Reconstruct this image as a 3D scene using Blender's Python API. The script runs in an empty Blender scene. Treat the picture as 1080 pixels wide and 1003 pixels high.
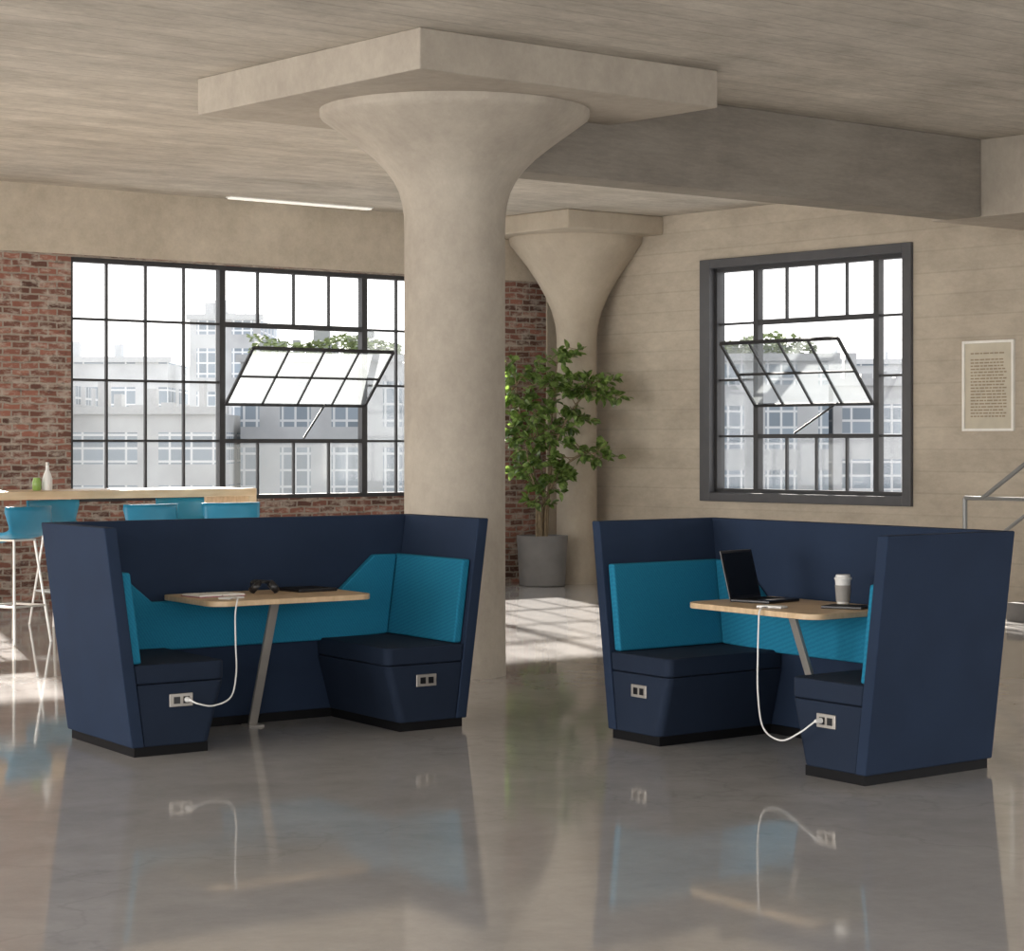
import bpy, math, random
from mathutils import Vector, Matrix
random.seed(7)
SC=bpy.context.scene
COL=SC.collection
SC.view_settings.view_transform='Standard'
SC.view_settings.look='None'
F=2400.0; H=1.62
C0=Vector((.68,27.2,0)); TH=math.atan2(.638,.770)
U2=Vector((math.cos(TH),math.sin(TH),0)); U1=Vector((-math.sin(TH),math.cos(TH),0))
CEIL=4.21
def RL(x,y,z=0): return C0+U2*x+U1*y+Vector((0,0,z))

# ---------------- materials
def new_mat(name):
    m=bpy.data.materials.new(name); m.use_nodes=True
    return m,m.node_tree,m.node_tree.nodes['Principled BSDF']
def simple(name,col,rough=.5,metal=0,noise=0.06,nscale=8,bump=0,bscale=200,emit=0,spec=.5):
    m,nt,b=new_mat(name)
    tc=nt.nodes.new('ShaderNodeTexCoord')
    n=nt.nodes.new('ShaderNodeTexNoise'); n.inputs['Scale'].default_value=nscale; n.inputs['Detail'].default_value=4
    nt.links.new(tc.outputs['Object'],n.inputs['Vector'])
    r=nt.nodes.new('ShaderNodeValToRGB')
    r.color_ramp.elements[0].position=.3; r.color_ramp.elements[1].position=.7
    r.color_ramp.elements[0].color=[c*(1-noise) for c in col]+[1]
    r.color_ramp.elements[1].color=[min(1,c*(1+noise)) for c in col]+[1]
    nt.links.new(n.outputs['Fac'],r.inputs['Fac']); nt.links.new(r.outputs['Color'],b.inputs['Base Color'])
    b.inputs['Roughness'].default_value=rough; b.inputs['Metallic'].default_value=metal
    b.inputs['Specular IOR Level'].default_value=spec
    if bump:
        n2=nt.nodes.new('ShaderNodeTexNoise'); n2.inputs['Scale'].default_value=bscale
        nt.links.new(tc.outputs['Object'],n2.inputs['Vector'])
        bp=nt.nodes.new('ShaderNodeBump'); bp.inputs['Strength'].default_value=bump; bp.inputs['Distance'].default_value=.005
        nt.links.new(n2.outputs['Fac'],bp.inputs['Height']); nt.links.new(bp.outputs['Normal'],b.inputs['Normal'])
    if emit:
        b.inputs['Emission Color'].default_value=list(col)+[1]; b.inputs['Emission Strength'].default_value=emit
    return m
def plaster(name,c1,c2,scl=(.6,.6,.6),lines=None,lstr=.25,rough=.85,bump=.3,fine=.12,stain=0):
    """mottled concrete; lines=(axis, per-metre) adds board-form lines"""
    m,nt,b=new_mat(name)
    tc=nt.nodes.new('ShaderNodeTexCoord'); mp=nt.nodes.new('ShaderNodeMapping'); mp.inputs['Scale'].default_value=scl
    nt.links.new(tc.outputs['Object'],mp.inputs['Vector'])
    n=nt.nodes.new('ShaderNodeTexNoise'); n.inputs['Scale'].default_value=2; n.inputs['Detail'].default_value=8; n.inputs['Roughness'].default_value=.65
    nt.links.new(mp.outputs['Vector'],n.inputs['Vector'])
    r=nt.nodes.new('ShaderNodeValToRGB'); r.color_ramp.elements[0].position=.32; r.color_ramp.elements[1].position=.68
    r.color_ramp.elements[0].color=list(c1)+[1]; r.color_ramp.elements[1].color=list(c2)+[1]
    nt.links.new(n.outputs['Fac'],r.inputs['Fac'])
    h=n.outputs['Fac']
    nf=nt.nodes.new('ShaderNodeTexNoise'); nf.inputs['Scale'].default_value=14; nf.inputs['Detail'].default_value=8; nf.inputs['Roughness'].default_value=.8
    nt.links.new(mp.outputs['Vector'],nf.inputs['Vector'])
    mf=nt.nodes.new('ShaderNodeMapRange'); mf.inputs['From Min'].default_value=.3; mf.inputs['From Max'].default_value=.7; mf.inputs['To Min'].default_value=1-fine; mf.inputs['To Max'].default_value=1+fine
    nt.links.new(nf.outputs['Fac'],mf.inputs['Value'])
    v0=nt.nodes.new('ShaderNodeVectorMath'); v0.operation='SCALE'; nt.links.new(r.outputs['Color'],v0.inputs[0]); nt.links.new(mf.outputs[0],v0.inputs['Scale'])
    out=v0.outputs[0]
    if stain:
        ns=nt.nodes.new('ShaderNodeTexNoise'); ns.inputs['Scale'].default_value=.9; ns.inputs['Detail'].default_value=10; ns.inputs['Roughness'].default_value=.7; ns.inputs['Distortion'].default_value=.5
        nt.links.new(tc.outputs['Object'],ns.inputs['Vector'])
        ms=nt.nodes.new('ShaderNodeMapRange'); ms.inputs['From Min'].default_value=.46; ms.inputs['From Max'].default_value=.64; ms.inputs['To Min'].default_value=1; ms.inputs['To Max'].default_value=1-stain
        nt.links.new(ns.outputs['Fac'],ms.inputs['Value'])
        v1=nt.nodes.new('ShaderNodeVectorMath'); v1.operation='SCALE'; nt.links.new(out,v1.inputs[0]); nt.links.new(ms.outputs[0],v1.inputs['Scale']); out=v1.outputs[0]
    if lines:
        ax,fr=lines
        sp=nt.nodes.new('ShaderNodeSeparateXYZ'); nt.links.new(tc.outputs['Object'],sp.inputs[0])
        mu=nt.nodes.new('ShaderNodeMath'); mu.operation='MULTIPLY'; mu.inputs[1].default_value=fr
        nt.links.new(sp.outputs[ax],mu.inputs[0])
        fl=nt.nodes.new('ShaderNodeMath'); fl.operation='FLOOR'; nt.links.new(mu.outputs[0],fl.inputs[0])
        wn=nt.nodes.new('ShaderNodeTexWhiteNoise'); wn.noise_dimensions='1D'; nt.links.new(fl.outputs[0],wn.inputs['W'])
        fr_=nt.nodes.new('ShaderNodeMath'); fr_.operation='FRACT'; nt.links.new(mu.outputs[0],fr_.inputs[0])
        gt=nt.nodes.new('ShaderNodeMath'); gt.operation='LESS_THAN'; gt.inputs[1].default_value=.07; nt.links.new(fr_.outputs[0],gt.inputs[0])
        ma=nt.nodes.new('ShaderNodeMath'); ma.operation='MULTIPLY_ADD'; ma.inputs[1].default_value=-lstr*.5; ma.inputs[2].default_value=1.0
        nt.links.new(wn.outputs['Value'],ma.inputs[0])
        mb=nt.nodes.new('ShaderNodeMath'); mb.operation='MULTIPLY_ADD'; mb.inputs[1].default_value=-lstr; nt.links.new(gt.outputs[0],mb.inputs[0]); nt.links.new(ma.outputs[0],mb.inputs[2])
        vm=nt.nodes.new('ShaderNodeVectorMath'); vm.operation='SCALE'; nt.links.new(out,vm.inputs[0]); nt.links.new(mb.outputs[0],vm.inputs['Scale'])
        out=vm.outputs[0]
    nt.links.new(out,b.inputs['Base Color'])
    bp=nt.nodes.new('ShaderNodeBump'); bp.inputs['Strength'].default_value=bump; bp.inputs['Distance'].default_value=.02
    nt.links.new(h,bp.inputs['Height']); nt.links.new(bp.outputs['Normal'],b.inputs['Normal'])
    b.inputs['Roughness'].default_value=rough; b.inputs['Specular IOR Level'].default_value=.2
    return m
M_CEIL=plaster('concrete_ceiling',(.43,.39,.33),(.61,.56,.485),(.6,1.3,1),lines=(1,4),lstr=.15,fine=.15,stain=.14)
M_COLUMN=plaster('concrete_column',(.37,.325,.27),(.465,.415,.345),(.9,.9,.7),fine=.09,stain=.07,bump=.3)
M_CORNER=plaster('concrete_corner_column',(.39,.335,.265),(.48,.42,.335),(.9,.9,.7),fine=.06)
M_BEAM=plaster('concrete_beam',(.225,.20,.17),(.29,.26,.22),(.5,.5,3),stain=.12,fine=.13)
M_WALLR=plaster('painted_board_wall',(.43,.375,.30),(.56,.495,.40),(.6,.6,1.3),lines=(2,4.5),lstr=.09,fine=.09,stain=.06)
M_WALLP=plaster('plaster_wall',(.44,.385,.305),(.55,.485,.395),(.5,.5,.5),stain=.06)
def brick_mat():
    m,nt,b=new_mat('old_brick')
    tc=nt.nodes.new('ShaderNodeTexCoord'); sp=nt.nodes.new('ShaderNodeSeparateXYZ'); cb=nt.nodes.new('ShaderNodeCombineXYZ')
    dn=nt.nodes.new('ShaderNodeTexNoise'); dn.inputs['Scale'].default_value=6; nt.links.new(tc.outputs['Object'],dn.inputs['Vector'])
    dv=nt.nodes.new('ShaderNodeVectorMath'); dv.operation='MULTIPLY_ADD'; dv.inputs[1].default_value=(.035,.035,.035); nt.links.new(dn.outputs['Color'],dv.inputs[0]); nt.links.new(tc.outputs['Object'],dv.inputs[2])
    nt.links.new(dv.outputs[0],sp.inputs[0]); nt.links.new(sp.outputs[0],cb.inputs[0]); nt.links.new(sp.outputs[2],cb.inputs[1])
    br=nt.nodes.new('ShaderNodeTexBrick'); br.inputs['Scale'].default_value=1
    br.inputs['Brick Width'].default_value=.20; br.inputs['Row Height'].default_value=.068; br.inputs['Mortar Size'].default_value=.010; br.inputs['Bias'].default_value=.05
    br.inputs['Color1'].default_value=(.07,.033,.024,1); br.inputs['Color2'].default_value=(.29,.12,.085,1); br.inputs['Mortar'].default_value=(.28,.24,.20,1)
    nt.links.new(cb.outputs[0],br.inputs['Vector'])
    def nz(scale,p0,p1,seedoff):
        mp=nt.nodes.new('ShaderNodeMapping'); mp.inputs['Location'].default_value=(seedoff,0,seedoff); mp.inputs['Scale'].default_value=(1,1,2.2)
        nt.links.new(tc.outputs['Object'],mp.inputs[0])
        n=nt.nodes.new('ShaderNodeTexNoise'); n.inputs['Scale'].default_value=scale; n.inputs['Detail'].default_value=6; n.inputs['Roughness'].default_value=.7; nt.links.new(mp.outputs[0],n.inputs['Vector'])
        r=nt.nodes.new('ShaderNodeValToRGB'); r.color_ramp.elements[0].position=p0; r.color_ramp.elements[1].position=p1
        nt.links.new(n.outputs['Fac'],r.inputs['Fac']); return r.outputs['Color']
    def mix(a,c,f,k):
        mm=nt.nodes.new('ShaderNodeMath'); mm.operation='MULTIPLY'; mm.inputs[1].default_value=k; nt.links.new(f,mm.inputs[0])
        mx=nt.nodes.new('ShaderNodeMixRGB'); mx.inputs[2].default_value=c; nt.links.new(mm.outputs[0],mx.inputs[0]); nt.links.new(a,mx.inputs[1]); return mx.outputs[0]
    c=mix(br.outputs['Color'],(.46,.40,.34,1),nz(5,.48,.60,0),.65)
    c=mix(c,(.05,.032,.027,1),nz(6.5,.54,.65,9),.55)
    nt.links.new(c,b.inputs['Base Color']); b.inputs['Roughness'].default_value=.9
    bp=nt.nodes.new('ShaderNodeBump'); bp.inputs['Strength'].default_value=.6; bp.inputs['Distance'].default_value=.01; bp.invert=True
    nt.links.new(br.outputs['Fac'],bp.inputs['Height']); nt.links.new(bp.outputs['Normal'],b.inputs['Normal'])
    return m
M_BRICK=brick_mat()
def floor_mat():
    m,nt,b=new_mat('polished_concrete')
    tc=nt.nodes.new('ShaderNodeTexCoord')
    n=nt.nodes.new('ShaderNodeTexNoise'); n.inputs['Scale'].default_value=1.6; n.inputs['Detail'].default_value=12; n.inputs['Roughness'].default_value=.78; n.inputs['Distortion'].default_value=.2
    nt.links.new(tc.outputs['Object'],n.inputs['Vector'])
    r=nt.nodes.new('ShaderNodeValToRGB'); e=r.color_ramp.elements
    e[0].position=.32; e[0].color=(.385,.372,.365,1); e[1].position=.68; e[1].color=(.51,.495,.485,1)
    nt.links.new(n.outputs['Fac'],r.inputs['Fac'])
    v=nt.nodes.new('ShaderNodeTexVoronoi'); v.feature='DISTANCE_TO_EDGE'; v.inputs['Scale'].default_value=.3
    n3=nt.nodes.new('ShaderNodeTexNoise'); n3.inputs['Scale'].default_value=2.5; n3.inputs['Detail'].default_value=5
    nt.links.new(tc.outputs['Object'],n3.inputs['Vector'])
    va=nt.nodes.new('ShaderNodeVectorMath'); va.operation='ADD'; nt.links.new(tc.outputs['Object'],va.inputs[0]); nt.links.new(n3.outputs['Color'],va.inputs[1])
    nt.links.new(va.outputs[0],v.inputs['Vector'])
    r2=nt.nodes.new('ShaderNodeValToRGB'); r2.color_ramp.elements[0].color=(.9,.9,.9,1); r2.color_ramp.elements[1].position=.008; r2.color_ramp.elements[1].color=(1,1,1,1)
    nt.links.new(v.outputs['Distance'],r2.inputs['Fac'])
    mx=nt.nodes.new('ShaderNodeMixRGB'); mx.blend_type='MULTIPLY'; mx.inputs[0].default_value=1
    nt.links.new(r.outputs['Color'],mx.inputs[1]); nt.links.new(r2.outputs['Color'],mx.inputs[2]); nt.links.new(mx.outputs[0],b.inputs['Base Color'])
    n2=nt.nodes.new('ShaderNodeTexNoise'); n2.inputs['Scale'].default_value=6; n2.inputs['Detail'].default_value=8
    nt.links.new(tc.outputs['Object'],n2.inputs['Vector'])
    mr=nt.nodes.new('ShaderNodeMapRange'); mr.inputs['From Min'].default_value=.3; mr.inputs['From Max'].default_value=.7; mr.inputs['To Min'].default_value=.035; mr.inputs['To Max'].default_value=.08
    nt.links.new(n2.outputs['Fac'],mr.inputs['Value']); nt.links.new(mr.outputs[0],b.inputs['Roughness'])
    b.inputs['Specular IOR Level'].default_value=.42
    return m
M_FLOOR=floor_mat()
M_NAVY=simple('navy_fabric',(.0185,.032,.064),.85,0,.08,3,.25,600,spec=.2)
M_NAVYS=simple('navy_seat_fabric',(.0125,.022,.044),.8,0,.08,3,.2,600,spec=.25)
def teal_mat():
    m,nt,b=new_mat('teal_weave')
    tc=nt.nodes.new('ShaderNodeTexCoord'); w=nt.nodes.new('ShaderNodeTexWave'); w.wave_type='BANDS'; w.bands_direction='DIAGONAL'
    w.inputs['Scale'].default_value=24; w.inputs['Distortion'].default_value=4; w.inputs['Detail Scale'].default_value=5; nt.links.new(tc.outputs['Object'],w.inputs['Vector'])
    r=nt.nodes.new('ShaderNodeValToRGB'); r.color_ramp.elements[0].color=(.013,.165,.285,1); r.color_ramp.elements[1].color=(.016,.205,.335,1)
    nt.links.new(w.outputs['Fac'],r.inputs['Fac']); nt.links.new(r.outputs['Color'],b.inputs['Base Color']); b.inputs['Roughness'].default_value=.85
    b.inputs['Specular IOR Level'].default_value=.2
    n2=nt.nodes.new('ShaderNodeTexNoise'); n2.inputs['Scale'].default_value=300; nt.links.new(tc.outputs['Object'],n2.inputs['Vector'])
    bp=nt.nodes.new('ShaderNodeBump'); bp.inputs['Strength'].default_value=.2; bp.inputs['Distance'].default_value=.002
    nt.links.new(n2.outputs['Fac'],bp.inputs['Height']); nt.links.new(bp.outputs['Normal'],b.inputs['Normal'])
    return m
M_TEAL=teal_mat()
M_STOOL=simple('teal_plastic',(.012,.20,.34),.4)
M_BLACK=simple('black_plinth',(.006,.006,.007),.6,spec=.2)
M_BLKPL=simple('black_plastic',(.012,.012,.014),.3)
M_SCREEN=simple('dark_glass_screen',(.006,.007,.009),.08)
M_SILVER=simple('brushed_nickel',(.50,.47,.43),.45,.6)
M_CHROME=simple('pale_metal',(.70,.70,.68),.3,.5)
M_WHITE=simple('white_plastic',(.80,.80,.78),.35)
M_PAPER=simple('white_paper',(.82,.80,.74),.8)
M_STEEL=simple('window_steel',(.03,.03,.032),.5)
M_FRAMER=simple('window_frame_grey',(.075,.075,.08),.5)
M_RAIL=simple('painted_rail',(.25,.255,.25),.4,.3)
M_PLANTER=simple('grey_planter',(.17,.165,.16),.6,0,.12,5)
M_STAIR=simple('grey_concrete_steps',(.12,.115,.11),.8,0,.12,5)
M_SOIL=simple('soil',(.03,.02,.014),.95,0,.3,30)
M_BARK=simple('bark',(.20,.15,.09),.85,0,.2,20)
M_SLEEVE=simple('cup_sleeve',(.30,.285,.265),.7)
M_LIGHT=simple('lamp_diffuser',(1,.97,.9),.5,0,0,1,emit=.5)
M_MAGENTA=simple('red_cover',(.35,.03,.10),.5)
M_GREENB=simple('green_glass',(.25,.4,.1),.2)
def wood_mat():
    m,nt,b=new_mat('light_oak')
    tc=nt.nodes.new('ShaderNodeTexCoord'); mp=nt.nodes.new('ShaderNodeMapping'); mp.inputs['Rotation'].default_value=(0,0,-TH); mp.inputs['Scale'].default_value=(1,12,4)
    nt.links.new(tc.outputs['Object'],mp.inputs['Vector'])
    n=nt.nodes.new('ShaderNodeTexNoise'); n.inputs['Scale'].default_value=3; n.inputs['Detail'].default_value=6; nt.links.new(mp.outputs[0],n.inputs['Vector'])
    r=nt.nodes.new('ShaderNodeValToRGB'); r.color_ramp.elements[0].position=.3; r.color_ramp.elements[1].position=.7
    r.color_ramp.elements[0].color=(.56,.40,.235,1); r.color_ramp.elements[1].color=(.72,.54,.345,1)
    nt.links.new(n.outputs['Fac'],r.inputs['Fac']); nt.links.new(r.outputs['Color'],b.inputs['Base Color']); b.inputs['Roughness'].default_value=.4
    return m
M_WOOD=wood_mat()
def leaf_mat():
    m,nt,b=new_mat('green_leaf')
    tc=nt.nodes.new('ShaderNodeTexCoord')
    n=nt.nodes.new('ShaderNodeTexNoise'); n.inputs['Scale'].default_value=16; nt.links.new(tc.outputs['Object'],n.inputs['Vector'])
    r=nt.nodes.new('ShaderNodeValToRGB'); r.color_ramp.elements[0].position=.40; r.color_ramp.elements[1].position=.66
    r.color_ramp.elements[0].color=(.025,.06,.012,1); r.color_ramp.elements[1].color=(.26,.36,.11,1)
    nt.links.new(n.outputs['Fac'],r.inputs['Fac']); nt.links.new(r.outputs['Color'],b.inputs['Base Color']); b.inputs['Roughness'].default_value=.3
    tr=nt.nodes.new('ShaderNodeBsdfTranslucent'); tr.inputs[0].default_value=(.26,.40,.08,1)
    mx=nt.nodes.new('ShaderNodeMixShader'); mx.inputs[0].default_value=.3
    nt.links.new(b.outputs[0],mx.inputs[1]); nt.links.new(tr.outputs[0],mx.inputs[2]); nt.links.new(mx.outputs[0],nt.nodes['Material Output'].inputs[0])
    return m
M_LEAF=leaf_mat()
def glass_mat(name,haze):
    m,nt,b=new_mat(name)
    t=nt.nodes.new('ShaderNodeBsdfTransparent'); g=nt.nodes.new('ShaderNodeBsdfGlossy'); g.inputs['Roughness'].default_value=.05
    mx=nt.nodes.new('ShaderNodeMixShader'); mx.inputs[0].default_value=.05
    nt.links.new(t.outputs[0],mx.inputs[1]); nt.links.new(g.outputs[0],mx.inputs[2])
    tr=nt.nodes.new('ShaderNodeBsdfTranslucent'); tr.inputs[0].default_value=(.42,.45,.46,1)
    n=nt.nodes.new('ShaderNodeTexNoise'); n.inputs['Scale'].default_value=3
    mr=nt.nodes.new('ShaderNodeMapRange'); mr.inputs['To Min'].default_value=haze*.6; mr.inputs['To Max'].default_value=haze*1.4
    nt.links.new(n.outputs['Fac'],mr.inputs['Value'])
    m2=nt.nodes.new('ShaderNodeMixShader'); nt.links.new(mr.outputs[0],m2.inputs[0])
    nt.links.new(mx.outputs[0],m2.inputs[1]); nt.links.new(tr.outputs[0],m2.inputs[2]); nt.links.new(m2.outputs[0],nt.nodes['Material Output'].inputs[0])
    return m
M_GLASS=glass_mat('window_glass',.022); M_SASHGL=glass_mat('dusty_glass',.12)
def building_mat(name,col,wc,sx,sz):
    m,nt,b=new_mat(name)
    tc=nt.nodes.new('ShaderNodeTexCoord'); sp=nt.nodes.new('ShaderNodeSeparateXYZ'); cb=nt.nodes.new('ShaderNodeCombineXYZ')
    nt.links.new(tc.outputs['Object'],sp.inputs[0])
    ad=nt.nodes.new('ShaderNodeMath'); ad.operation='ADD'; nt.links.new(sp.outputs[0],ad.inputs[0]); nt.links.new(sp.outputs[1],ad.inputs[1])
    nt.links.new(ad.outputs[0],cb.inputs[0]); nt.links.new(sp.outputs[2],cb.inputs[1])
    def brick(w,h,ms,c1,c2,mo):
        br=nt.nodes.new('ShaderNodeTexBrick'); br.offset=0; br.inputs['Scale'].default_value=1; br.inputs['Brick Width'].default_value=w; br.inputs['Row Height'].default_value=h
        br.inputs['Mortar Size'].default_value=ms; br.inputs['Mortar Smooth'].default_value=0; br.inputs['Color1'].default_value=list(c1)+[1]; br.inputs['Color2'].default_value=list(c2)+[1]; br.inputs['Mortar'].default_value=list(mo)+[1]
        nt.links.new(cb.outputs[0],br.inputs['Vector']); return br
    inner=brick(sx/4,sz/4,.03,[c*.85 for c in wc],[c*1.3 for c in wc],[min(1,c*1.35) for c in col])
    outer=brick(sx,sz,min(sx,sz)*.2,(0,0,0),(0,0,0),(0,0,0))
    n=nt.nodes.new('ShaderNodeTexNoise'); n.inputs['Scale'].default_value=.5; n.inputs['Detail'].default_value=6; nt.links.new(tc.outputs['Object'],n.inputs['Vector'])
    r=nt.nodes.new('ShaderNodeValToRGB'); r.color_ramp.elements[0].color=[c*.75 for c in col]+[1]; r.color_ramp.elements[1].color=[c*1.22 for c in col]+[1]
    r.color_ramp.elements[0].position=.3; r.color_ramp.elements[1].position=.7; nt.links.new(n.outputs['Fac'],r.inputs['Fac'])
    mx=nt.nodes.new('ShaderNodeMixRGB'); nt.links.new(outer.outputs['Fac'],mx.inputs[0]); nt.links.new(inner.outputs['Color'],mx.inputs[1]); nt.links.new(r.outputs['Color'],mx.inputs[2])
    nt.links.new(mx.outputs[0],b.inputs['Base Color']); b.inputs['Roughness'].default_value=.9; b.inputs['Specular IOR Level'].default_value=.1
    return m

# ---------------- mesh helpers
def link(o,parent=None):
    COL.objects.link(o)
    if parent: o.parent=parent
    return o
def mobj(name,verts,faces,mat,parent=None,bevel=0,smooth=False,loc=None,rotz=0,solid=0,segs=2):
    me=bpy.data.meshes.new(name); me.from_pydata([tuple(v) for v in verts],[],faces); me.update()
    import bmesh
    bm=bmesh.new(); bm.from_mesh(me); bmesh.ops.recalc_face_normals(bm,faces=bm.faces); bm.to_mesh(me); bm.free()
    me.materials.append(mat)
    if smooth:
        for p in me.polygons: p.use_smooth=True
        me.set_sharp_from_angle(angle=math.radians(38))
    o=bpy.data.objects.new(name,me)
    if loc is not None: o.location=loc
    o.rotation_euler=(0,0,rotz)
    if solid:
        s=o.modifiers.new('s','SOLIDIFY'); s.thickness=solid; s.offset=0
    if bevel:
        b=o.modifiers.new('b','BEVEL'); b.width=bevel; b.segments=segs; b.limit_method='ANGLE'
        for p in me.polygons: p.use_smooth=True
        w=o.modifiers.new('w','WEIGHTED_NORMAL'); w.keep_sharp=True
    return link(o,parent)
HF=[(0,1,2,3),(7,6,5,4),(0,4,5,1),(1,5,6,2),(2,6,7,3),(3,7,4,0)]
def hexf(off=0): return [tuple(i+off for i in f) for f in HF]
def boxv(x0,x1,y0,y1,z0,z1):
    return [Vector(p) for p in ((x0,y0,z0),(x1,y0,z0),(x1,y1,z0),(x0,y1,z0),(x0,y0,z1),(x1,y0,z1),(x1,y1,z1),(x0,y1,z1))]
def boxes(lst):
    V=[];Fc=[]
    for b in lst:
        Fc+=hexf(len(V)); V+=boxv(*b) if len(b)==6 else list(b)
    return V,Fc
def lathe(prof,c=(0,0),segs=32,cap=True):
    V=[];Fc=[]
    for r,z in prof:
        for i in range(segs):
            a=2*math.pi*i/segs; V.append(Vector((c[0]+r*math.cos(a),c[1]+r*math.sin(a),z)))
    for k in range(len(prof)-1):
        for i in range(segs):
            j=(i+1)%segs; Fc.append((k*segs+i,k*segs+j,(k+1)*segs+j,(k+1)*segs+i))
    if cap:
        Fc.append(tuple(range(segs))); Fc.append(tuple(range(len(V)-1,len(V)-segs-1,-1)))
    return V,Fc
def smoothpts(pts,n=8):
    P=[Vector(p) for p in pts]; P=[P[0]*2-P[1]]+P+[P[-1]*2-P[-2]]; out=[]
    for i in range(1,len(P)-2):
        for k in range(n):
            t=k/n; a,b,c,d=P[i-1],P[i],P[i+1],P[i+2]
            out.append(.5*((2*b)+(c-a)*t+(2*a-5*b+4*c-d)*t*t+(3*b-a-3*c+d)*t**3))
    out.append(P[-2]); return out
def tube(pts,r,segs=8,off=0,r1=None):
    P=[Vector(p) for p in pts]; V=[];Fc=[]; n=len(P)
    up=None
    for i,p in enumerate(P):
        t=(P[min(i+1,n-1)]-P[max(i-1,0)]).normalized()
        if up is None: up=Vector((0,0,1)) if abs(t.z)<.9 else Vector((1,0,0))
        a=(up-t*up.dot(t)).normalized(); up=a; b=t.cross(a)
        rr=r if r1 is None else r+(r1-r)*i/(n-1)
        for k in range(segs):
            an=2*math.pi*k/segs; V.append(p+a*rr*math.cos(an)+b*rr*math.sin(an))
    for i in range(n-1):
        for k in range(segs):
            j=(k+1)%segs; Fc.append((off+i*segs+k,off+i*segs+j,off+(i+1)*segs+j,off+(i+1)*segs+k))
    Fc.append(tuple(off+k for k in range(segs))[::-1]); Fc.append(tuple(off+(n-1)*segs+k for k in range(segs)))
    return V,Fc
def tubes(lst,segs=8):
    V=[];Fc=[]
    for t in lst:
        v,f=tube(t[0],t[1],segs,len(V),t[2] if len(t)>2 else None); V+=v; Fc+=f
    return V,Fc
def thing(name,label,cat,loc=(0,0,0),rotz=0,group=None):
    e=bpy.data.objects.new(name,None); e.empty_display_size=.2; e.location=loc; e.rotation_euler=(0,0,rotz)
    e['label']=label; e['category']=cat
    if group: e['group']=group
    return link(e)
def tag(o,label=None,cat=None,kind=None,group=None):
    if label:o['label']=label
    if cat:o['category']=cat
    if kind:o['kind']=kind
    if group:o['group']=group
    return o
def room(name,lst,mat,label,cat='structure',bevel=0):
    v,f=boxes(lst); o=mobj(name,v,f,mat,loc=C0,rotz=TH,bevel=bevel)
    return tag(o,label,cat,'structure')

# ---------------- room shell (room-local: x along left wall, y along right wall)
room('floor',[(-27,.3,-26,.3,-.3,0)],M_FLOOR,'polished grey concrete floor with soft reflections','floor')
room('ceiling',[(-27,.3,-26,.3,CEIL,CEIL+.3)],M_CEIL,'beige board-formed concrete ceiling','ceiling')
WB,WT=1.03,3.51
BT=3.53
room('wall_back',[(-1.12,-.002,0,.3,0,BT),(-6.66,-1.12,0,.3,0,WB),(-7.6,-6.66,0,.3,0,BT),(-12.6,-7.6,0,.3,0,WB),(-20,-12.6,0,.3,0,BT),
     (-6.66,-1.12,0,.3,WT,BT),(-12.6,-7.6,0,.3,WT,BT)],M_BRICK,'weathered red brick wall between and below steel windows','wall')
room('trim_1',[(-20,-.002,-.03,.3,BT,CEIL)],M_WALLP,'beige plastered concrete lintel band above the brick','lintel')
room('trim_2',[(-.36,-.002,-.025,0,0,BT)],M_WALLP,'beige plaster strip beside the brick pier','plaster strip')
RB,RT=.98,3.67; Y0,Y1=-5.32,-2.26
room('wall_right',[(0,.3,-16,Y0,0,CEIL),(0,.3,Y1,.3,0,CEIL),(0,.3,Y0,Y1,0,RB),(0,.3,Y0,Y1,RT,CEIL)],M_WALLR,'beige painted wall with faint horizontal board lines','wall')

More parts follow.
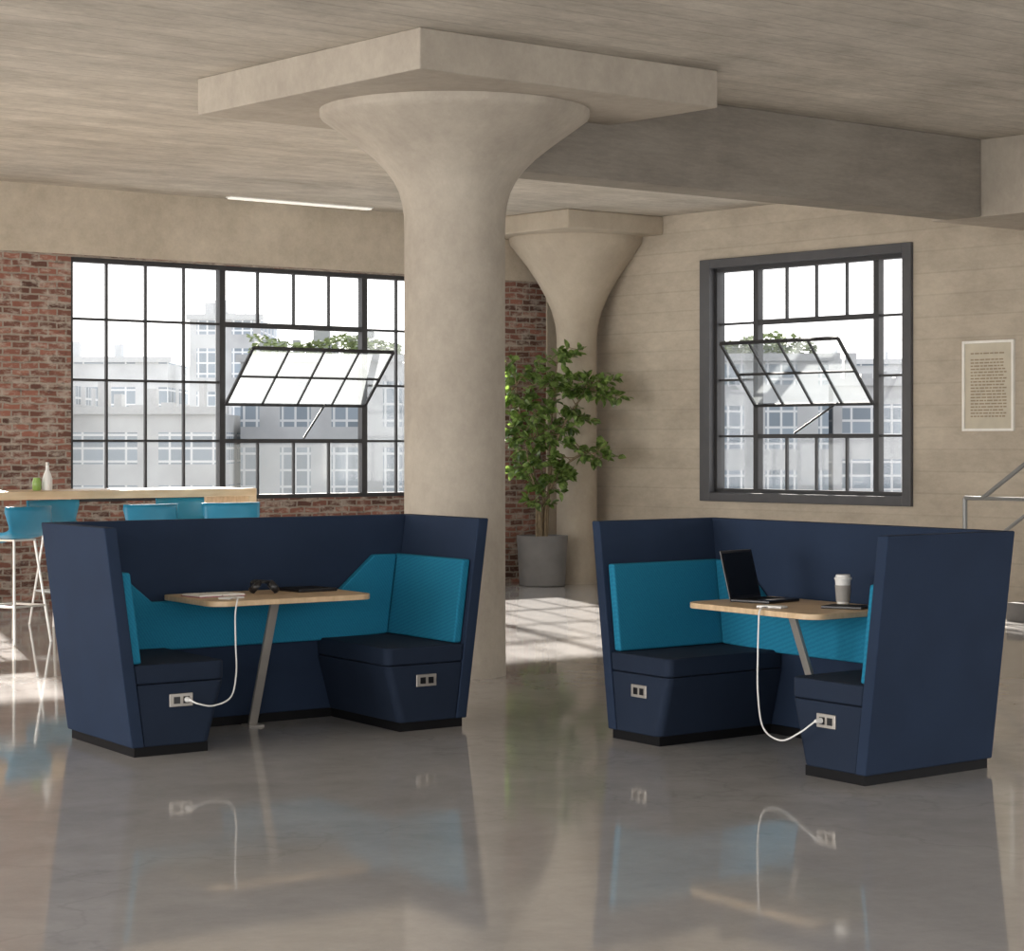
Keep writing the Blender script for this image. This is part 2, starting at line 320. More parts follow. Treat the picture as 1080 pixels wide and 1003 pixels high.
def window(name,axis,t_edges,heavy,zs,openspan,mat,label,depth=.12,fw=.045,sash_h=.66,sash_z=.27):
    bars=[]
    lo,hi=min(t_edges),max(t_edges); z0,z1=min(zs),max(zs)
    d0=.10
    def put(ta,tb,za,zb,dd=.05):
        if axis=='x': bars.append((-tb,-ta,d0-dd/2,d0+dd/2,za,zb))
        else: bars.append((d0-dd/2,d0+dd/2,-tb,-ta,za,zb))
    g=.001
    put(lo+g,lo+fw,z0+g,z1-g,depth); put(hi-fw,hi-g,z0+g,z1-g,depth); put(lo+g,hi-g,z0+g,z0+fw,depth); put(lo+g,hi-g,z1-fw,z1-g,depth)
    for t in t_edges:
        if t in (lo,hi): continue
        w=.036 if t in heavy else .011
        if openspan and openspan[0]+.01<t<openspan[1]-.01:
            put(t-w,t+w,z0,openspan[2],.035); put(t-w,t+w,openspan[3],z1,.035)
        else: put(t-w,t+w,z0,z1,.08 if t in heavy else .035)
    for z in zs:
        if z in (z0,z1): continue
        w=.012
        if openspan and openspan[2]+.01<z<openspan[3]-.01:
            put(lo,openspan[0],z-w,z+w); put(openspan[1],hi,z-w,z+w)
        else:
            put(lo,hi,z-w,z+w)
    if openspan:
        a,b,c,d=openspan
        put(a-.01,b+.01,d-.027,d+.027,.07); put(a-.01,b+.01,c-.022,c+.022,.07)
    v,f=boxes(bars); o=mobj(name,v,f,mat,loc=C0,rotz=TH)
    tag(o,label,'window','structure')
    gl=[]
    def gp(ta,tb,za,zb):
        if axis=='x': gl.append((-tb,-ta,d0-.003,d0+.003,za,zb))
        else: gl.append((d0-.003,d0+.003,-tb,-ta,za,zb))
    if openspan:
        a,b,c,d=openspan; gp(lo+.02,a,z0+.02,z1-.02); gp(b,hi-.02,z0+.02,z1-.02); gp(a,b,z0+.02,c); gp(a,b,d,z1-.02)
    else: gp(lo+.02,hi-.02,z0+.02,z1-.02)
    v,f=boxes(gl); go=mobj('window_glass',v,f,M_GLASS,parent=o)
    if openspan:
        a,b,c,d=openspan
        zb_=c+sash_z*(d-c); zt_=zb_+sash_h
        ib,it=.03,-.50
        def S(s,k,off=0):
            t=a+.02+(b-a-.04)*s; z=zb_+(zt_-zb_)*k; dd=ib+(it-ib)*k
            ln=math.hypot(zt_-zb_,it-ib); nz=-(it-ib)/ln*off; nd=(zt_-zb_)/ln*off
            return Vector((-t,dd+nd,z+nz)) if axis=='x' else Vector((dd+nd,-t,z+nz))
        def bar(s0,k0,s1,k1,wd):
            if abs(s0-s1)<1e-6: ds=wd/(b-a); q=[(s0-ds,k0),(s0+ds,k0),(s0+ds,k1),(s0-ds,k1)]
            else: dk=wd/.8; q=[(s0,k0-dk),(s1,k0-dk),(s1,k0+dk),(s0,k0+dk)]
            return [S(x,y,-.011) for x,y in q]+[S(x,y,.011) for x,y in q]
        L=[bar(s,0,s,1,.016 if s in (0,1) else .010) for s in (0,.25,.5,.75,1)]+[bar(0,k,1,k,.016 if k!=.5 else .010) for k in (0,.5,1)]
        v,f=boxes(L); sash=mobj('sash',v,f,mat,parent=o); sash['label']='tilted open steel sash with eight dusty panes'
        q=[(0,0),(1,0),(1,1),(0,1)]; v=[S(x,y,-.003) for x,y in q]+[S(x,y,.003) for x,y in q]
        mobj('sash_glass',v,hexf(),M_SASHGL,parent=sash)
        p0=S(.3,.02)
        if axis=='x': e=Vector((S(.5,0).x,-.10,c+.03))
        else: p0=S(.72,.02); e=Vector((-.10,S(.42,0).y,c+.03))
        v,f=tube([p0,e],.012); mobj('stay_arm',v,f,mat,parent=o)
    return o
def lin(a,b,n): return [a+(b-a)*i/n for i in range(n+1)]
zsL=lin(WB,WT,4)
s1=lin(1.12,2.964,4);s2=lin(2.964,4.825,4);s3=lin(4.825,6.66,4)
window('window_1','x',s1+s2[1:]+s3[1:],(2.964,4.825),zsL,(2.964,4.825,zsL[1],zsL[3]),M_STEEL,'large black steel industrial window with a tilted open sash',sash_h=.58,sash_z=.315)
l3=lin(7.6,12.6,12)
window('window_3','x',l3,(l3[4],l3[8]),zsL,None,M_STEEL,'black steel industrial window with small panes')
zsR=lin(1.08,3.57,4)
tR=[2.42,3.04]+lin(3.04,4.77,4)[1:]+[5.20]
w2=window('window_2','y',tR,(3.04,4.77),zsR,(3.04,4.77,zsR[1],zsR[3]),M_STEEL,'black steel window with a tilted open sash in a grey surround')
fr=[(-.04,.2,-2.42,-2.262,RB+.002,RT-.002),(-.04,.2,-5.318,-5.20,RB+.002,RT-.002),(-.04,.2,-5.20,-2.42,RB+.002,1.08),(-.04,.2,-5.20,-2.42,3.57,RT-.002)]
v,f=boxes(fr); sf=mobj('window_surround',v,f,M_FRAMER,parent=w2,bevel=.008)

# main column
cx,cy=-8.0,-7.96
cp=RL(cx,cy)
prof=[(.36,0),(.355,.5),(.353,3.1),(.356,3.2),(.366,3.29),(.39,3.38),(.43,3.46),(.49,3.54),(.57,3.62),(.67,3.70),(.78,3.78),(.90,3.867),(.935,3.892),(.945,3.91),(.948,3.952)]
v,f=lathe(prof,segs=96); o=mobj('column_shaft',v,f,M_COLUMN,smooth=True)
e=thing('column','thick round concrete column with flared mushroom capital','column',cp,TH); e['kind']='structure'; o.parent=e
v,f=boxes([(-1.3,1.3,-1.3,1.3,3.95,CEIL+.001)]); mobj('capital_slab',v,f,M_COLUMN,parent=e,bevel=.012)
# corner column
e=thing('column','slender round concrete column with flared capital in the corner','column',RL(-.42,-.62),TH); e['kind']='structure'
prof=[(.235,0),(.233,2.85),(.25,3.0),(.29,3.15),(.36,3.32),(.46,3.5),(.58,3.68),(.70,3.83),(.78,3.93),(.79,4.01)]
v,f=lathe(prof,segs=64); mobj('column_shaft',v,f,M_CORNER,smooth=True,parent=e)
v,f=boxes([(-1.02,.42,-1.02,.6,4.0,CEIL+.001)]); mobj('capital_slab',v,f,M_CORNER,parent=e,bevel=.02)
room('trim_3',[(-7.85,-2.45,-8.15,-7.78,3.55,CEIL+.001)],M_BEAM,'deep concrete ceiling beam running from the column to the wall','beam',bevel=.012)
room('trim_4',[(-2.45,.001,-10.5,-7.6,3.55,CEIL+.001)],M_COLUMN,'pale concrete girder end meeting the beam','beam',bevel=.012)
# ceiling light
e=thing('ceiling_light','long slim fluorescent ceiling light near the window wall','lamp',RL(-4.05,-.28,CEIL),TH)
v,f=boxes([(-.92,.92,-.05,.05,-.012,0)]); mobj('housing',v,f,M_WHITE,parent=e)
v,f=boxes([(-.90,.90,-.045,.045,-.026,-.012)]); mobj('diffuser',v,f,M_LIGHT,parent=e)

# ---------------- booths
LEAN=.17; TK=.075
def rrect(x0,x1,y0,y1,r,n=5,rb=None):
    out=[]; rb=r if rb is None else rb
    for (cx_,cy_,a0,rr) in ((x1-rb,y1-rb,0,rb),(x0+rb,y1-rb,90,rb),(x0+r,y0+r,180,r),(x1-r,y0+r,270,r)):
        for i in range(n+1):
            a=math.radians(a0+90*i/n); out.append((cx_+rr*math.cos(a),cy_+rr*math.sin(a)))
    return out
def booth(O,eu,ev,label,tu0,tu1,W,D,ZT):
    O=Vector(O); eu=Vector(eu); ev=Vector(ev)
    def P(u,v,z): return eu*u+ev*v+Vector((0,0,z))
    e=thing('booth',label,'booth seat',O)
    def ul(z): return -LEAN*z/1.2
    def ur(z): return W+LEAN*z/1.2
    def il(z): return ul(z)+TK
    def ir(z): return ur(z)-TK
    def slab(fa,fb,v0,v1,z0,z1):
        return [P(fa(z0),v0,z0),P(fb(z0),v0,z0),P(fb(z0),v1,z0),P(fa(z0),v1,z0),P(fa(z1),v0,z1),P(fb(z1),v0,z1),P(fb(z1),v1,z1),P(fa(z1),v1,z1)]
    PL=.05
    VB=D-TK
    mobj('side_panel',slab(ul,il,0,D,PL,ZT),hexf(),M_NAVY,parent=e,bevel=.008)
    mobj('side_panel',slab(ir,ur,0,D,PL,ZT),hexf(),M_NAVY,parent=e,bevel=.008)
    mobj('back_panel',slab(il,ir,VB,D,PL,ZT),hexf(),M_NAVY,parent=e,bevel=.006)
    L=[]
    for q in ((.015,.455,.02,VB-.005),(W-.455,W-.015,.02,VB-.005),(.015,W-.015,VB-.005,D-.015)):
        L.append([P(q[0],q[2],0),P(q[1],q[2],0),P(q[1],q[3],0),P(q[0],q[3],0),P(q[0],q[2],PL),P(q[1],q[2],PL),P(q[1],q[3],PL),P(q[0],q[3],PL)])
    v,f=boxes(L); mobj('plinth',v,f,M_BLACK,parent=e)
    def sl(z): return .463+.09*(z-.05)/.31
    g=.003
    def block(name,side,fa,fb,z0,z1,v0,rc,mat,bev):
        def ring(z):
            a,b=fa(z),fb(z); pts=[(a,VB-g),(a,v0)]
            for i in range(7):
                an=math.radians(-90+90*i/6); pts.append((b-rc+rc*math.cos(an),v0+rc+rc*math.sin(an)))
            pts.append((b,VB-g))
            if side: pts=[(W-p[0],p[1]) for p in pts]
            return [P(p[0],p[1],z) for p in pts]
        A=ring(z0);B=ring(z1);n=len(A)
        Fc=[tuple(range(n)),tuple(range(2*n-1,n-1,-1))]+[(i,(i+1)%n,n+(i+1)%n,n+i) for i in range(n)]
        mobj(name,A+B,Fc,mat,parent=e,bevel=bev,segs=3)
    for side in (0,1):
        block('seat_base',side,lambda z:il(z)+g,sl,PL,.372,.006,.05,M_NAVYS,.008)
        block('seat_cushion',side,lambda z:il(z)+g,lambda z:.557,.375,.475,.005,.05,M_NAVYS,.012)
    mobj('back_cushion',slab(lambda z:il(z)+g,lambda z:il(z)+.06,.035,VB-.005,.478,.955),hexf(),M_TEAL,parent=e,bevel=.014,segs=3)
    mobj('back_cushion',slab(lambda z:ir(z)-.06,lambda z:ir(z)-g,.035,VB-.005,.478,.955),hexf(),M_TEAL,parent=e,bevel=.014,segs=3)
    prof=[(il(.46)+.065,.478),(.56,.46),(W-.56,.46),(ir(.46)-.065,.478),(ir(.95)-.065,.955),(W-.17,.955),(W-.44,.735),(.47,.735),(.20,.955),(il(.95)+.065,.955)]
    n=len(prof); V=[P(a,VB-.06,b) for a,b in prof]+[P(a,VB-g,b) for a,b in prof]
    Fc=[tuple(range(n)),tuple(range(2*n-1,n-1,-1))]+[(i,(i+1)%n,n+(i+1)%n,n+i) for i in range(n)]
    mobj('back_upholstery',V,Fc,M_TEAL,parent=e,bevel=.012)
    for u in (.285,W-.28):
        def q(a,b,c,d,v0,v1): return [P(a,v1,c),P(b,v1,c),P(b,v0,c),P(a,v0,c),P(a,v1,d),P(b,v1,d),P(b,v0,d),P(a,v0,d)]
        po=mobj('power_outlet',q(u-.07,u+.07,.248,.316,-.002,.008),hexf(),M_SILVER,parent=e,bevel=.003)
        v,f=boxes([q(u-.045,u-.008,.264,.300,-.005,-.002),q(u+.012,u+.048,.264,.300,-.005,-.002)])
        mobj('socket',v,f,M_BLKPL,parent=po)
    t=thing('table','light oak table top on one slanted metal leg inside the booth','table',O)
    pl=rrect(tu0,tu1,.12,VB-.075,.11,6,.03)
    n=len(pl); V=[P(a,b,.745) for a,b in pl]+[P(a,b,.775) for a,b in pl]
    Fc=[tuple(range(n)),tuple(range(2*n-1,n-1,-1))]+[(i,(i+1)%n,n+(i+1)%n,n+i) for i in range(n)]
    mobj('table_top',V,Fc,M_WOOD,parent=t,bevel=.004)
    a,b=.055,.012
    um=1.095
    def ring(u,v,z): return [P(u-a/2,v-b,z),P(u+a/2,v-b,z),P(u+a/2,v+b,z),P(u-a/2,v+b,z)]
    mobj('table_leg',ring(um,.77,.012)+ring(um,.46,.744),hexf(),M_SILVER,parent=t,bevel=.003)
    v=[P(um-.05,.71,0),P(um+.05,.71,0),P(um+.05,.82,0),P(um-.05,.82,0),P(um-.05,.71,.012),P(um+.05,.71,.012),P(um+.05,.82,.012),P(um-.05,.82,.012)]
    mobj('foot_plate',v,hexf(),M_SILVER,parent=t)
    v=[P(um-.15,.40,.735),P(um+.15,.40,.735),P(um+.15,.52,.735),P(um-.15,.52,.735),P(um-.15,.40,.7448),P(um+.15,.40,.7448),P(um+.15,.52,.7448),P(um-.15,.52,.7448)]
    mobj('mounting_plate',v,hexf(),M_SILVER,parent=t)
    return lambda u,v,z: O+P(u,v,z)
PA=booth((-1.95,11.71,0),(.78,.62,0),(-.51,.86,0),'navy high-backed booth with teal back cushions beside the column',.53,1.6,2.16,.97,1.19)
PB=booth((.533,12.54,0),(.53,-.848,0),(.755,.656,0),'navy high-backed booth with teal cushions holding a laptop table',.54,1.63,2.13,.97,1.19)
TZ=.7755
def item(PX,name,label,cat,u,v,z=TZ,rot=0):
    base=PX(u,v,z); d=PX(u+.1,v,z)-base
    return thing(name,label,cat,base,math.atan2(d.y,d.x)+rot)
e=item(PA,'notebook','open white notebook with a red cover on the oak table','notebook',.73,.54)
v,f=boxes([(-.15,.15,-.1,.1,0,.003)]); mobj('cover',v,f,M_MAGENTA,parent=e)
v,f=boxes([(-.145,-.003,-.095,.095,.003,.014),(.003,.145,-.095,.095,.003,.014)]); mobj('pages',v,f,M_PAPER,parent=e,bevel=.003)
e=item(PA,'headphones','black over-ear headphones lying on the oak table','headphones',1.06,.54,rot=-.5)
pts=smoothpts([(-.062,0,.04),(-.068,.02,.058),(-.045,.06,.066),(0,.08,.062),(.045,.06,.058),(.066,.02,.042),(.062,0,.035)],5)
v,f=tube(pts,.010); mobj('headband',v,f,M_BLKPL,parent=e,smooth=True)
for sx in (-1,1):
    v,f=lathe([(.01,-.022),(.034,-.02),(.040,-.006),(.040,.008),(.032,.02),(.012,.022)],segs=20)
    m=Matrix.Rotation(math.radians(50*sx),4,'Y'); v=[m@p+Vector((sx*.052,-.015,.0395)) for p in v]; mobj('ear_cup',v,f,M_BLKPL,parent=e,smooth=True)
e=item(PA,'tablet','black tablet lying flat on the oak table','tablet',1.38,.60)
v,f=boxes([(-.13,.13,-.12,.12,0,.018)]); mobj('body',v,f,M_BLKPL,parent=e,bevel=.003)
v,f=boxes([(-.12,.12,-.11,.11,.018,.0188)]); mobj('screen',v,f,M_BLACK,parent=e)
def phone(PX,u,v_,lab):
    e=item(PX,'phone',lab,'phone',u,v_,rot=.4)
    v,f=boxes([(-.072,.072,-.036,.036,0,.012)]); mobj('body',v,f,M_WHITE,parent=e,bevel=.003)
    v,f=boxes([(-.055,.055,-.031,.031,.012,.0126)]); mobj('screen',v,f,M_PAPER,parent=e)
phone(PA,.72,.275,'white phone charging on the oak table'); phone(PB,1.17,.245,'white phone charging beside the laptop')
def cable(PX,pts,lab,plug):
    e=thing('charging_cable',lab,'cable',PX(*plug))
    o0=PX(*plug)
    P=[PX(*p)-o0 for p in pts]; v,f=tube(smoothpts(P,8),.0044,8); mobj('cord',v,f,M_WHITE,parent=e,smooth=True)
    d=(PX(plug[0],plug[1]-.05,plug[2])-o0).normalized()
    v,f=tube([d*.004,d*.03,d*.045],.015,12,0,.008); mobj('plug',v,f,M_WHITE,parent=e,smooth=True)
cable(PA,[(.71,.225,.782),(.69,.13,.785),(.67,.095,.767),(.655,.085,.70),(.65,.07,.55),(.635,.03,.40),(.56,-.06,.285),(.44,-.09,.25),(.35,-.085,.265),(.318,-.048,.283)],'white charging cable hanging from the table to the outlet',(.315,-.006,.283))
cable(PB,[(1.19,.190,.782),(1.22,.13,.785),(1.23,.095,.767),(1.235,.085,.70),(1.245,.07,.55),(1.29,.03,.36),(1.42,-.05,.21),(1.6,-.09,.17),(1.74,-.09,.22),(1.82,-.048,.283)],'white charging cable hanging from the table to the outlet',(1.822,-.006,.283))
e=item(PB,'laptop','open black laptop with a dark screen on the oak table','laptop',.70,.47,rot=.30)
v,f=boxes([(0,.25,-.145,.145,0,.016)]); b=mobj('base',v,f,M_BLKPL,parent=e,bevel=.004)
L=[(.03+.019*i,.045+.019*i,-.125,.125,.016,.0175) for i in range(6)]
v,f=boxes(L); mobj('keyboard',v,f,M_BLACK,parent=b)
v,f=boxes([(.16,.225,-.05,.05,.016,.0168)]); mobj('trackpad',v,f,M_SILVER,parent=b)
def scr(x0,x1,z0,z1,y): 
    k=.26
    return [Vector((x0-z0*k,-y,z0)),Vector((x1-z0*k,-y,z0)),Vector((x1-z0*k,y,z0)),Vector((x0-z0*k,y,z0)),Vector((x0-z1*k,-y,z1)),Vector((x1-z1*k,-y,z1)),Vector((x1-z1*k,y,z1)),Vector((x0-z1*k,y,z1))]
s=mobj('screen_lid',scr(-.004,.006,.012,.27,.145),hexf(),M_BLKPL,parent=e,bevel=.003)
mobj('display',scr(.006,.0075,.03,.257,.133),hexf(),M_SCREEN,parent=s)
e=item(PB,'paper_cup','white takeaway coffee cup with a grey sleeve and plastic lid','cup',1.31,.66)
v,f=lathe([(.028,0),(.030,.003),(.041,.135),(.0425,.14)],segs=28); mobj('cup_body',v,f,M_WHITE,parent=e,smooth=True)
v,f=lathe([(.0345,.022),(.0355,.022),(.0422,.108),(.0412,.108)],segs=28); mobj('cup_sleeve',v,f,M_SLEEVE,parent=e,smooth=True)
v,f=lathe([(.044,.136),(.0455,.14),(.0455,.147),(.040,.150),(.037,.162),(.033,.163)],segs=28); mobj('cup_lid',v,f,M_WHITE,parent=e,smooth=True)
e=item(PB,'tablet','black tablet lying flat beside the coffee cup','tablet',1.44,.56,rot=.5)
v,f=boxes([(-.11,.11,-.08,.08,0,.014)]); mobj('body',v,f,M_BLKPL,parent=e,bevel=.003)
v,f=boxes([(-.10,.10,-.072,.072,.014,.0148)]); mobj('screen',v,f,M_BLACK,parent=e)

# ---------------- high table + stools
e=thing('high_table','long light oak standing-height table by the windows','table',RL(-6.57,-3.26),TH)
v,f=boxes([(-4.6,0,0,.76,1.15,1.22)]); mobj('table_top',v,f,M_WOOD,parent=e,bevel=.006)
v,f=boxes([(-.08,-.002,.002,.758,0,1.1495)]); mobj('side_panel',v,f,M_WOOD,parent=e)
v,f=boxes([(-4.598,-4.52,.002,.758,0,1.1495)]); mobj('side_panel',v,f,M_WOOD,parent=e)
e=thing('bottle','small white bottle with a metal cap on the high table','bottle',RL(-8.50,-2.95,1.22))
v,f=lathe([(.04,0),(.043,.01),(.043,.10),(.03,.14),(.014,.18),(.014,.215)],segs=24); bb=mobj('bottle_body',v,f,M_WHITE,parent=e,smooth=True)
v,f=lathe([(.0145,.215),(.017,.216),(.017,.24),(.01,.243)],segs=16); mobj('cap',v,f,M_SILVER,parent=e,smooth=True)
e=thing('jar','small green glass jar on the high table','jar',RL(-8.60,-2.95,1.22))
v,f=lathe([(.03,0),(.038,.01),(.04,.07),(.03,.1),(.03,.11)],segs=20); mobj('jar_body',v,f,M_GREENB,parent=e,smooth=True)
def stool_parts():
    prof=[(.22,-.045),(.18,-.01),(.08,0),(-.06,-.003),(-.15,.01),(-.195,.05),(-.215,.14),(-.235,.26)]
    prof=[(p.y,p.z) for p in smoothpts([(0,a,b) for a,b in prof],3)]
    V=[];Fc=[];nx=15
    for k,(y,z) in enumerate(prof):
        back=max(0,min(1,(z-.02)/.2)) 
        for i in range(nx):
            s=-1+2*i/(nx-1)
            x=s*(.25+.02*back)
            zz=z+.05*abs(s)**3*(1-back)
            yy=y+.08*back*abs(s)**2.2
            V.append(Vector((x,yy,zz+.85)))
    for k in range(len(prof)-1):
        for i in range(nx-1):
            a=k*nx+i; Fc.append((a,a+1,a+nx+1,a+nx))
    out=[('seat_shell',V,Fc,M_STOOL,.014)]
    for sx,sy in ((-1,-1),(1,-1),(1,1),(-1,1)):
        v,f=tube([(sx*.12,sy*.11,.842),(sx*.215,sy*.205,0)],.0115,10)
        out.append(('leg',v,f,M_CHROME,0))
    def at(sx,sy,z): k=(.842-z)/.842; return (sx*(.12+.095*k),sy*(.11+.095*k),z)
    c=[at(-1,-1,.30),at(1,-1,.30),at(1,1,.30),at(-1,1,.30)]
    v,f=tubes([([c[i],c[(i+1)%4]],.009) for i in range(4)]); out.append(('footrest',v,f,M_CHROME,0))
    v,f=boxes([(-.13,.13,-.12,.12,.828,.844)]); out.append(('seat_mount',v,f,M_CHROME,0))
    return out
SP=stool_parts(); fkids=[]
for i,(x,y,r) in enumerate(((-9.16,-3.62,.35),(-7.98,-3.62,.05),(-7.15,-3.62,-.15),(-7.95,-2.2,math.pi+.05),(-6.62,-2.2,math.pi-.05))):
    e=thing('bar_stool','teal shell bar stool with slim metal legs at the high table','stool',RL(x,y),TH+r,group='bar stools along the high table')
    if i==0:
        for n_,v,f,m_,s_ in SP:
            fkids.append(mobj(n_,v,f,m_,parent=e,smooth=(n_!='seat_mount'),solid=s_))
    else:
        for k in fkids:
            c=k.copy(); c.parent=e; COL.objects.link(c)

# ---------------- planter with tree
pc=Vector((.345,25.95,0))
e=thing('potted_tree','leafy green indoor tree in a round grey planter','plant',pc)
v,f=lathe([(.245,0),(.26,.01),(.292,.56),(.295,.575),(.275,.575),(.268,.52)],segs=40); mobj('planter',v,f,M_PLANTER,parent=e,smooth=True)
v,f=lathe([(.267,.49),(.267,.521),(.05,.53)],segs=32); mobj('soil',v,f,M_SOIL,parent=e)
stems=[]; tips=[]
rnd=random.Random(11)
def loc_ok(p):
    q=p+pc-C0; return q.dot(U1)<-.07 and q.dot(U2)<-.07
mains=[[(.0,.0,.5),(.01,0,1.1),(-.05,-.02,1.7),(-.12,-.05,2.45)],[(.05,.03,.5),(.07,-.02,1.1),(.10,-.05,1.8),(.18,-.1,2.68)],[(-.06,0,.5),(-.08,-.05,1.2),(-.24,-.1,1.9),(-.32,-.12,2.45)],
       [(.03,-.05,.5),(.06,-.1,1.0),(.24,-.2,1.35),(.48,-.3,1.52),(.60,-.32,1.44)],[(.04,-.03,.5),(.12,-.1,1.5),(.34,-.2,2.0),(.54,-.3,2.22),(.66,-.32,2.18)],
       [(.0,-.05,.5),(-.02,-.1,.85),(.08,-.18,1.1),(.2,-.2,1.3)],[(-.03,-.04,.5),(-.05,-.1,1.0),(-.15,-.18,1.35),(-.2,-.2,1.75)]]
for mi,mpt in enumerate(mains):
    sp=smoothpts(mpt,6); stems.append((sp,.017,.006))
    for k in range(6 if mi==5 else 8,len(sp)):
        nb=2 if sp[k].z>1.6 else 1
        for _ in range(nb):
            a=rnd.uniform(0,6.28); ln=rnd.uniform(.12,.34) if sp[k].z>1.3 else rnd.uniform(.08,.22)
            t=sp[k]+Vector((math.cos(a)*ln,math.sin(a)*ln*.7-.03,rnd.uniform(-.08,.22)))
            if not loc_ok(t): continue
            stems.append(([sp[k],(sp[k]+t)/2+Vector((0,0,.03)),t],.006,.003)); tips.append((sp[k],t))
    tips.append((sp[-3],sp[-1]))
v,f=tubes(stems,6); mobj('trunk',v,f,M_BARK,parent=e,smooth=True)
V=[];Fc=[]
def leaf(p,d,l,w):
    d=d.normalized(); side=d.cross(Vector((0,0,1)))
    if side.length<.1: side=Vector((1,0,0))
    side.normalize(); roll=rnd.uniform(-1.2,1.2); nrm=side.cross(d); side=(side*math.cos(roll)+nrm*math.sin(roll)); nrm=side.cross(d)
    o=len(V)
    for s,wd,dr in ((0,0,0),(.25,.8,.03),(.55,1,.0),(.8,.65,-.08),(1,0,-.2)):
        c=p+d*l*s+nrm*dr*l
        if wd==0: V.append(c)
        else: V.extend([c-side*w*wd+nrm*.12*w,c,c+side*w*wd+nrm*.12*w])
    for q in ((0,1,2),(0,2,3),(1,4,5,2),(2,5,6,3),(4,7,8,5),(5,8,9,6),(7,10,8),(8,10,9)): Fc.append(tuple(o+i for i in q))
for a,b in tips:
    for _ in range(rnd.randint(7,9)):
        k=rnd.uniform(.3,1.05); p=a.lerp(b,k)
        d=Vector((rnd.uniform(-1,1),rnd.uniform(-1,.7),rnd.uniform(-.8,.8)))+(b-a).normalized()*.6
        l=rnd.uniform(.09,.15)
        if loc_ok(p+d.normalized()*l): leaf(p,d,l,l*.28)
mobj('foliage',V,Fc,M_LEAF,parent=e)

# ---------------- poster
e=thing('framed_poster','cream framed print with rows of small brown text','poster',RL(-.001,-6.285,2.19),TH)
v,f=boxes([(-.03,0,-.315,.315,-.445,-.42),(-.03,0,-.315,.315,.42,.445),(-.03,0,-.315,-.29,-.42,.42),(-.03,0,.29,.315,-.42,.42)]); mobj('frame',v,f,simple('cream_frame',(.88,.86,.80),.5),parent=e)
v,f=boxes([(-.012,-.001,-.289,.289,-.419,.419)]); mobj('print',v,f,simple('cream_paper',(.58,.53,.42),.8),parent=e)
ink=simple('brown_ink',(.33,.26,.18),.8)
L=[];T=[]
for r_ in range(21):
    z=.32-r_*.031
    if r_==1: continue
    y=.22
    while y>-.19:
        wl=rnd.uniform(.02,.07); y2=max(y-wl,-.22); (T if r_==0 else L).append((-.0135,-.012,y2,y,z-.007,z+.007)); y=y2-.012
v,f=boxes(L); mobj('printed_text',v,f,ink,parent=e)
v,f=boxes(T); mobj('printed_title',v,f,ink,parent=e)

# ---------------- stairs + handrail
st=[(-1.15,-.01,-7.4-.27*(i+1),-7.4-.27*i,0,.17*(i+1)) for i in range(9)]
v,f=boxes(st); o=mobj('staircase',v,f,M_STAIR,loc=C0,rotz=TH); tag(o,'grey concrete steps rising along the wall','stairs','structure')
e=thing('handrail','grey painted tubular handrail beside the steps','railing',RL(-1.25,-7.0),TH)
rs=.66
def rl(y,z): return (0,y,z)
v,f=tubes([([rl(0,1.12),rl(-.2,1.12),rl(-2.6,1.12+2.4*rs)],.022),([rl(0,1.12),rl(-.8,1.12)],.018),([rl(0,.80),rl(-.42,.80),rl(-2.6,.80+2.18*rs)],.018)]); mobj('rail',v,f,M_RAIL,parent=e,smooth=True)
for y,zt in ((0,1.12),(-1.1,1.12+.9*rs),(-2.3,1.12+2.1*rs)):
    v,f=tubes([([rl(y,0),rl(y,zt)],.022)]); mobj('post',v,f,M_RAIL,parent=e,smooth=True)

# ---------------- outside
v,f=boxes([(-150,150,35,260,-9.5,-9)]); o=mobj('ground',v,f,simple('pale_ground',(.25,.25,.24),.9)); tag(o,'pale street level ground outside the windows','ground','structure')
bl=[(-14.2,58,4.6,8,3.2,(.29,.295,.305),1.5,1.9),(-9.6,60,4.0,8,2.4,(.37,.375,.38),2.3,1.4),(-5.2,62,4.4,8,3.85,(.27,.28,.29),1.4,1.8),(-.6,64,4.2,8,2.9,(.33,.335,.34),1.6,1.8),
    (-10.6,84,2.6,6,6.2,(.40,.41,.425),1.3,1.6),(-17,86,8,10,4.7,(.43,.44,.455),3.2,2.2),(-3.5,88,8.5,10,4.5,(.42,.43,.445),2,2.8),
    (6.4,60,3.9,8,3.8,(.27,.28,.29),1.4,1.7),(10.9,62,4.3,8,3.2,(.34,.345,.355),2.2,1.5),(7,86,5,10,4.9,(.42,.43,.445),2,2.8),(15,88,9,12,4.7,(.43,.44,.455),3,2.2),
    (-11.2,46,3.4,5,.3,(.39,.39,.38),1.1,1.3),(-7.2,47,3.4,5,-.5,(.30,.31,.32),1.8,1.3),(-3.0,46,3.2,5,.1,(.35,.355,.355),1.1,1.3),(5.0,46,3.2,5,-.3,(.33,.335,.34),1.5,1.3),(8.8,47,3.4,5,.4,(.29,.30,.31),1.1,1.3)]  # farther buildings are paler: distance haze put into their colour
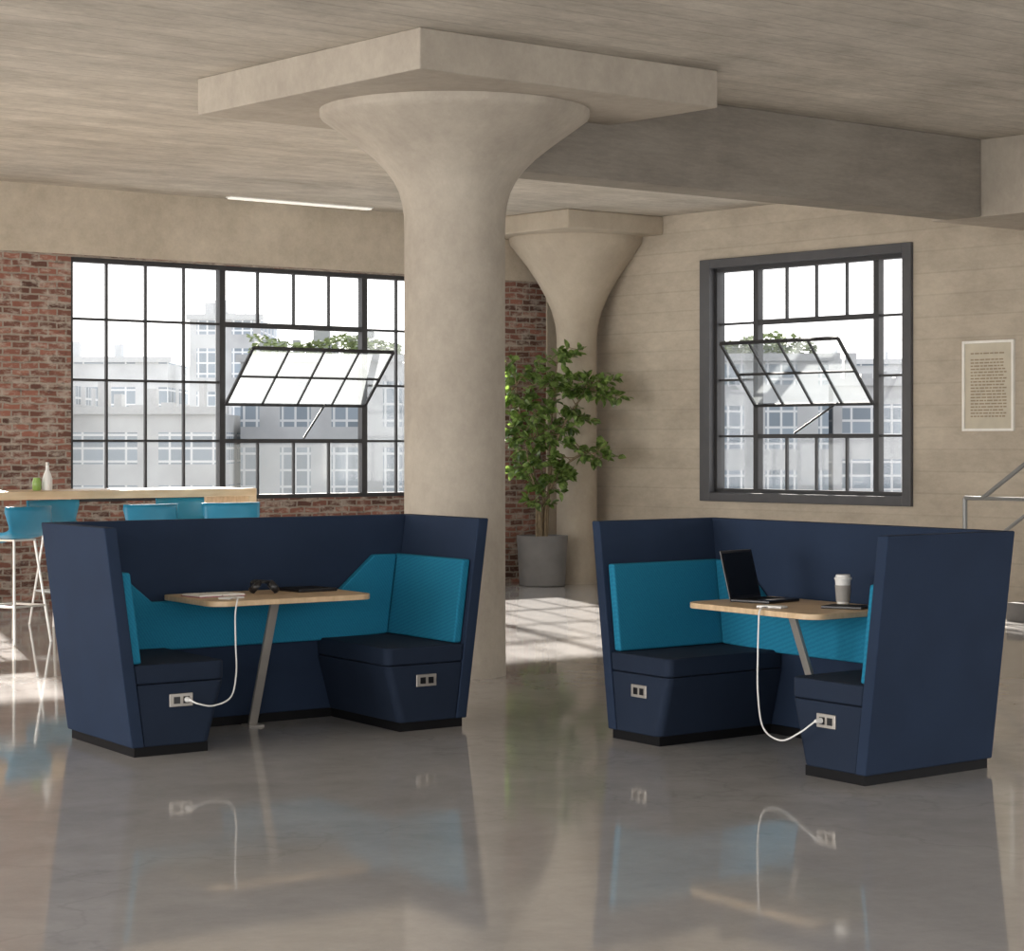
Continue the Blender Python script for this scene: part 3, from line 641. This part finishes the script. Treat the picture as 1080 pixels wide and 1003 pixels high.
for i,(x,y,w,d,h,c,sx,sz) in enumerate(bl):
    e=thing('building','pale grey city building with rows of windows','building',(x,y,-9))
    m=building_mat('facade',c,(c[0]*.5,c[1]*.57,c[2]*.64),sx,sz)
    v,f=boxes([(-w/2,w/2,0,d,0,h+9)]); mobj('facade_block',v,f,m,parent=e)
    low=y<50
    rm=simple('roof_grey',tuple(k*(.16 if low else .9) for k in c),.8)
    v,f=boxes([(-w/2-.12,w/2+.12,-.12,.1,h+9,h+9.2)]); mobj('parapet',v,f,rm,parent=e)
    if low:
        v,f=boxes([(-w/2+.01,w/2-.01,.1,d-.01,h+9,h+9.05)]); mobj('roof_deck',v,f,rm,parent=e)
    nb=0 if low else (7 if y<80 else 4)
    for k in range(nb):
        a=-w/2+.1+(w-.8)*k/nb+rnd.uniform(0,.15); 
        v,f=boxes([(a,a+rnd.uniform(.12,.45),2.6,3.2,h+9,h+9.25+rnd.uniform(.0,.8))]); mobj('roof_vent',v,f,rm,parent=e)
hm=simple('hedge_green',(.15,.185,.08),.8)
for x,y,z,w in ((-5.2,63.3,3.86,4.2),(6.4,61.3,3.81,3.5)):
    V2=[];F2=[]
    for _ in range(800):
        xx=rnd.uniform(-w/2,w/2)
        p=Vector((xx,rnd.uniform(-.4,.4),rnd.uniform(.1,.62+.14*math.sin(xx*2.3))+.05))
        s=.09; a=Vector((rnd.uniform(-1,1),rnd.uniform(-1,1),rnd.uniform(-.5,.5))).normalized()*s; b=Vector((rnd.uniform(-1,1),rnd.uniform(-1,1),rnd.uniform(-.5,.5))).normalized()*s
        o=len(V2); V2.extend([p-a,p+b,p+a,p-b]); F2.append((o,o+1,o+2,o+3))
    o=mobj('roof_hedge',V2,F2,hm,loc=(x,y,z)); tag(o,'green planting along a rooftop edge','hedge','stuff')

# ---------------- world + light
w=bpy.data.worlds.new('World'); SC.world=w; w.use_nodes=True; nt=w.node_tree
bg=nt.nodes['Background']; tc=nt.nodes.new('ShaderNodeTexCoord'); sp=nt.nodes.new('ShaderNodeSeparateXYZ'); r=nt.nodes.new('ShaderNodeValToRGB')
nt.links.new(tc.outputs['Generated'],sp.inputs[0]); nt.links.new(sp.outputs[2],r.inputs['Fac']); nt.links.new(r.outputs['Color'],bg.inputs['Color'])
r.color_ramp.elements[0].color=(1,.985,.975,1); r.color_ramp.elements[1].color=(.87,.92,1,1)
bg.inputs['Strength'].default_value=2.2
sl=bpy.data.lights.new('sun','SUN'); sl.energy=34; sl.angle=math.radians(1.3); sl.color=(1,.94,.86)
sd=Vector((.30,-.954,-.418)).normalized()
so=bpy.data.objects.new('sun',sl); COL.objects.link(so); so.location=(-10,60,25); so.rotation_euler=sd.to_track_quat('-Z','Y').to_euler()
def area(name,loc,target,size,energy,col=(1,.97,.945)):
    l=bpy.data.lights.new(name,'AREA'); l.shape='RECTANGLE'; l.size=size[0]; l.size_y=size[1]; l.energy=energy; l.color=col
    o=bpy.data.objects.new(name,l); COL.objects.link(o); o.location=loc; o.rotation_euler=(Vector(target)-Vector(loc)).to_track_quat('-Z','Y').to_euler()
area('fill_light',(-2,-4.5,2.0),(-1,14,2.0),(14,3.4),480)  # added fill panel behind the camera, unseen, not a window
area('fill_light',(-11.5,5,2.0),(0,13,2.0),(8,3.2),880)  # added unseen fill panel at left, brightens the room from that side

# ---------------- camera
cam=bpy.data.cameras.new('camera'); co=bpy.data.objects.new('camera',cam); COL.objects.link(co)
co.location=(0,0,H); co.rotation_euler=(math.radians(90),0,0)
cam.sensor_width=36; cam.lens=F/1080*36; cam.shift_y=-(501.5-468)/1080; cam.clip_end=600
SC.camera=co
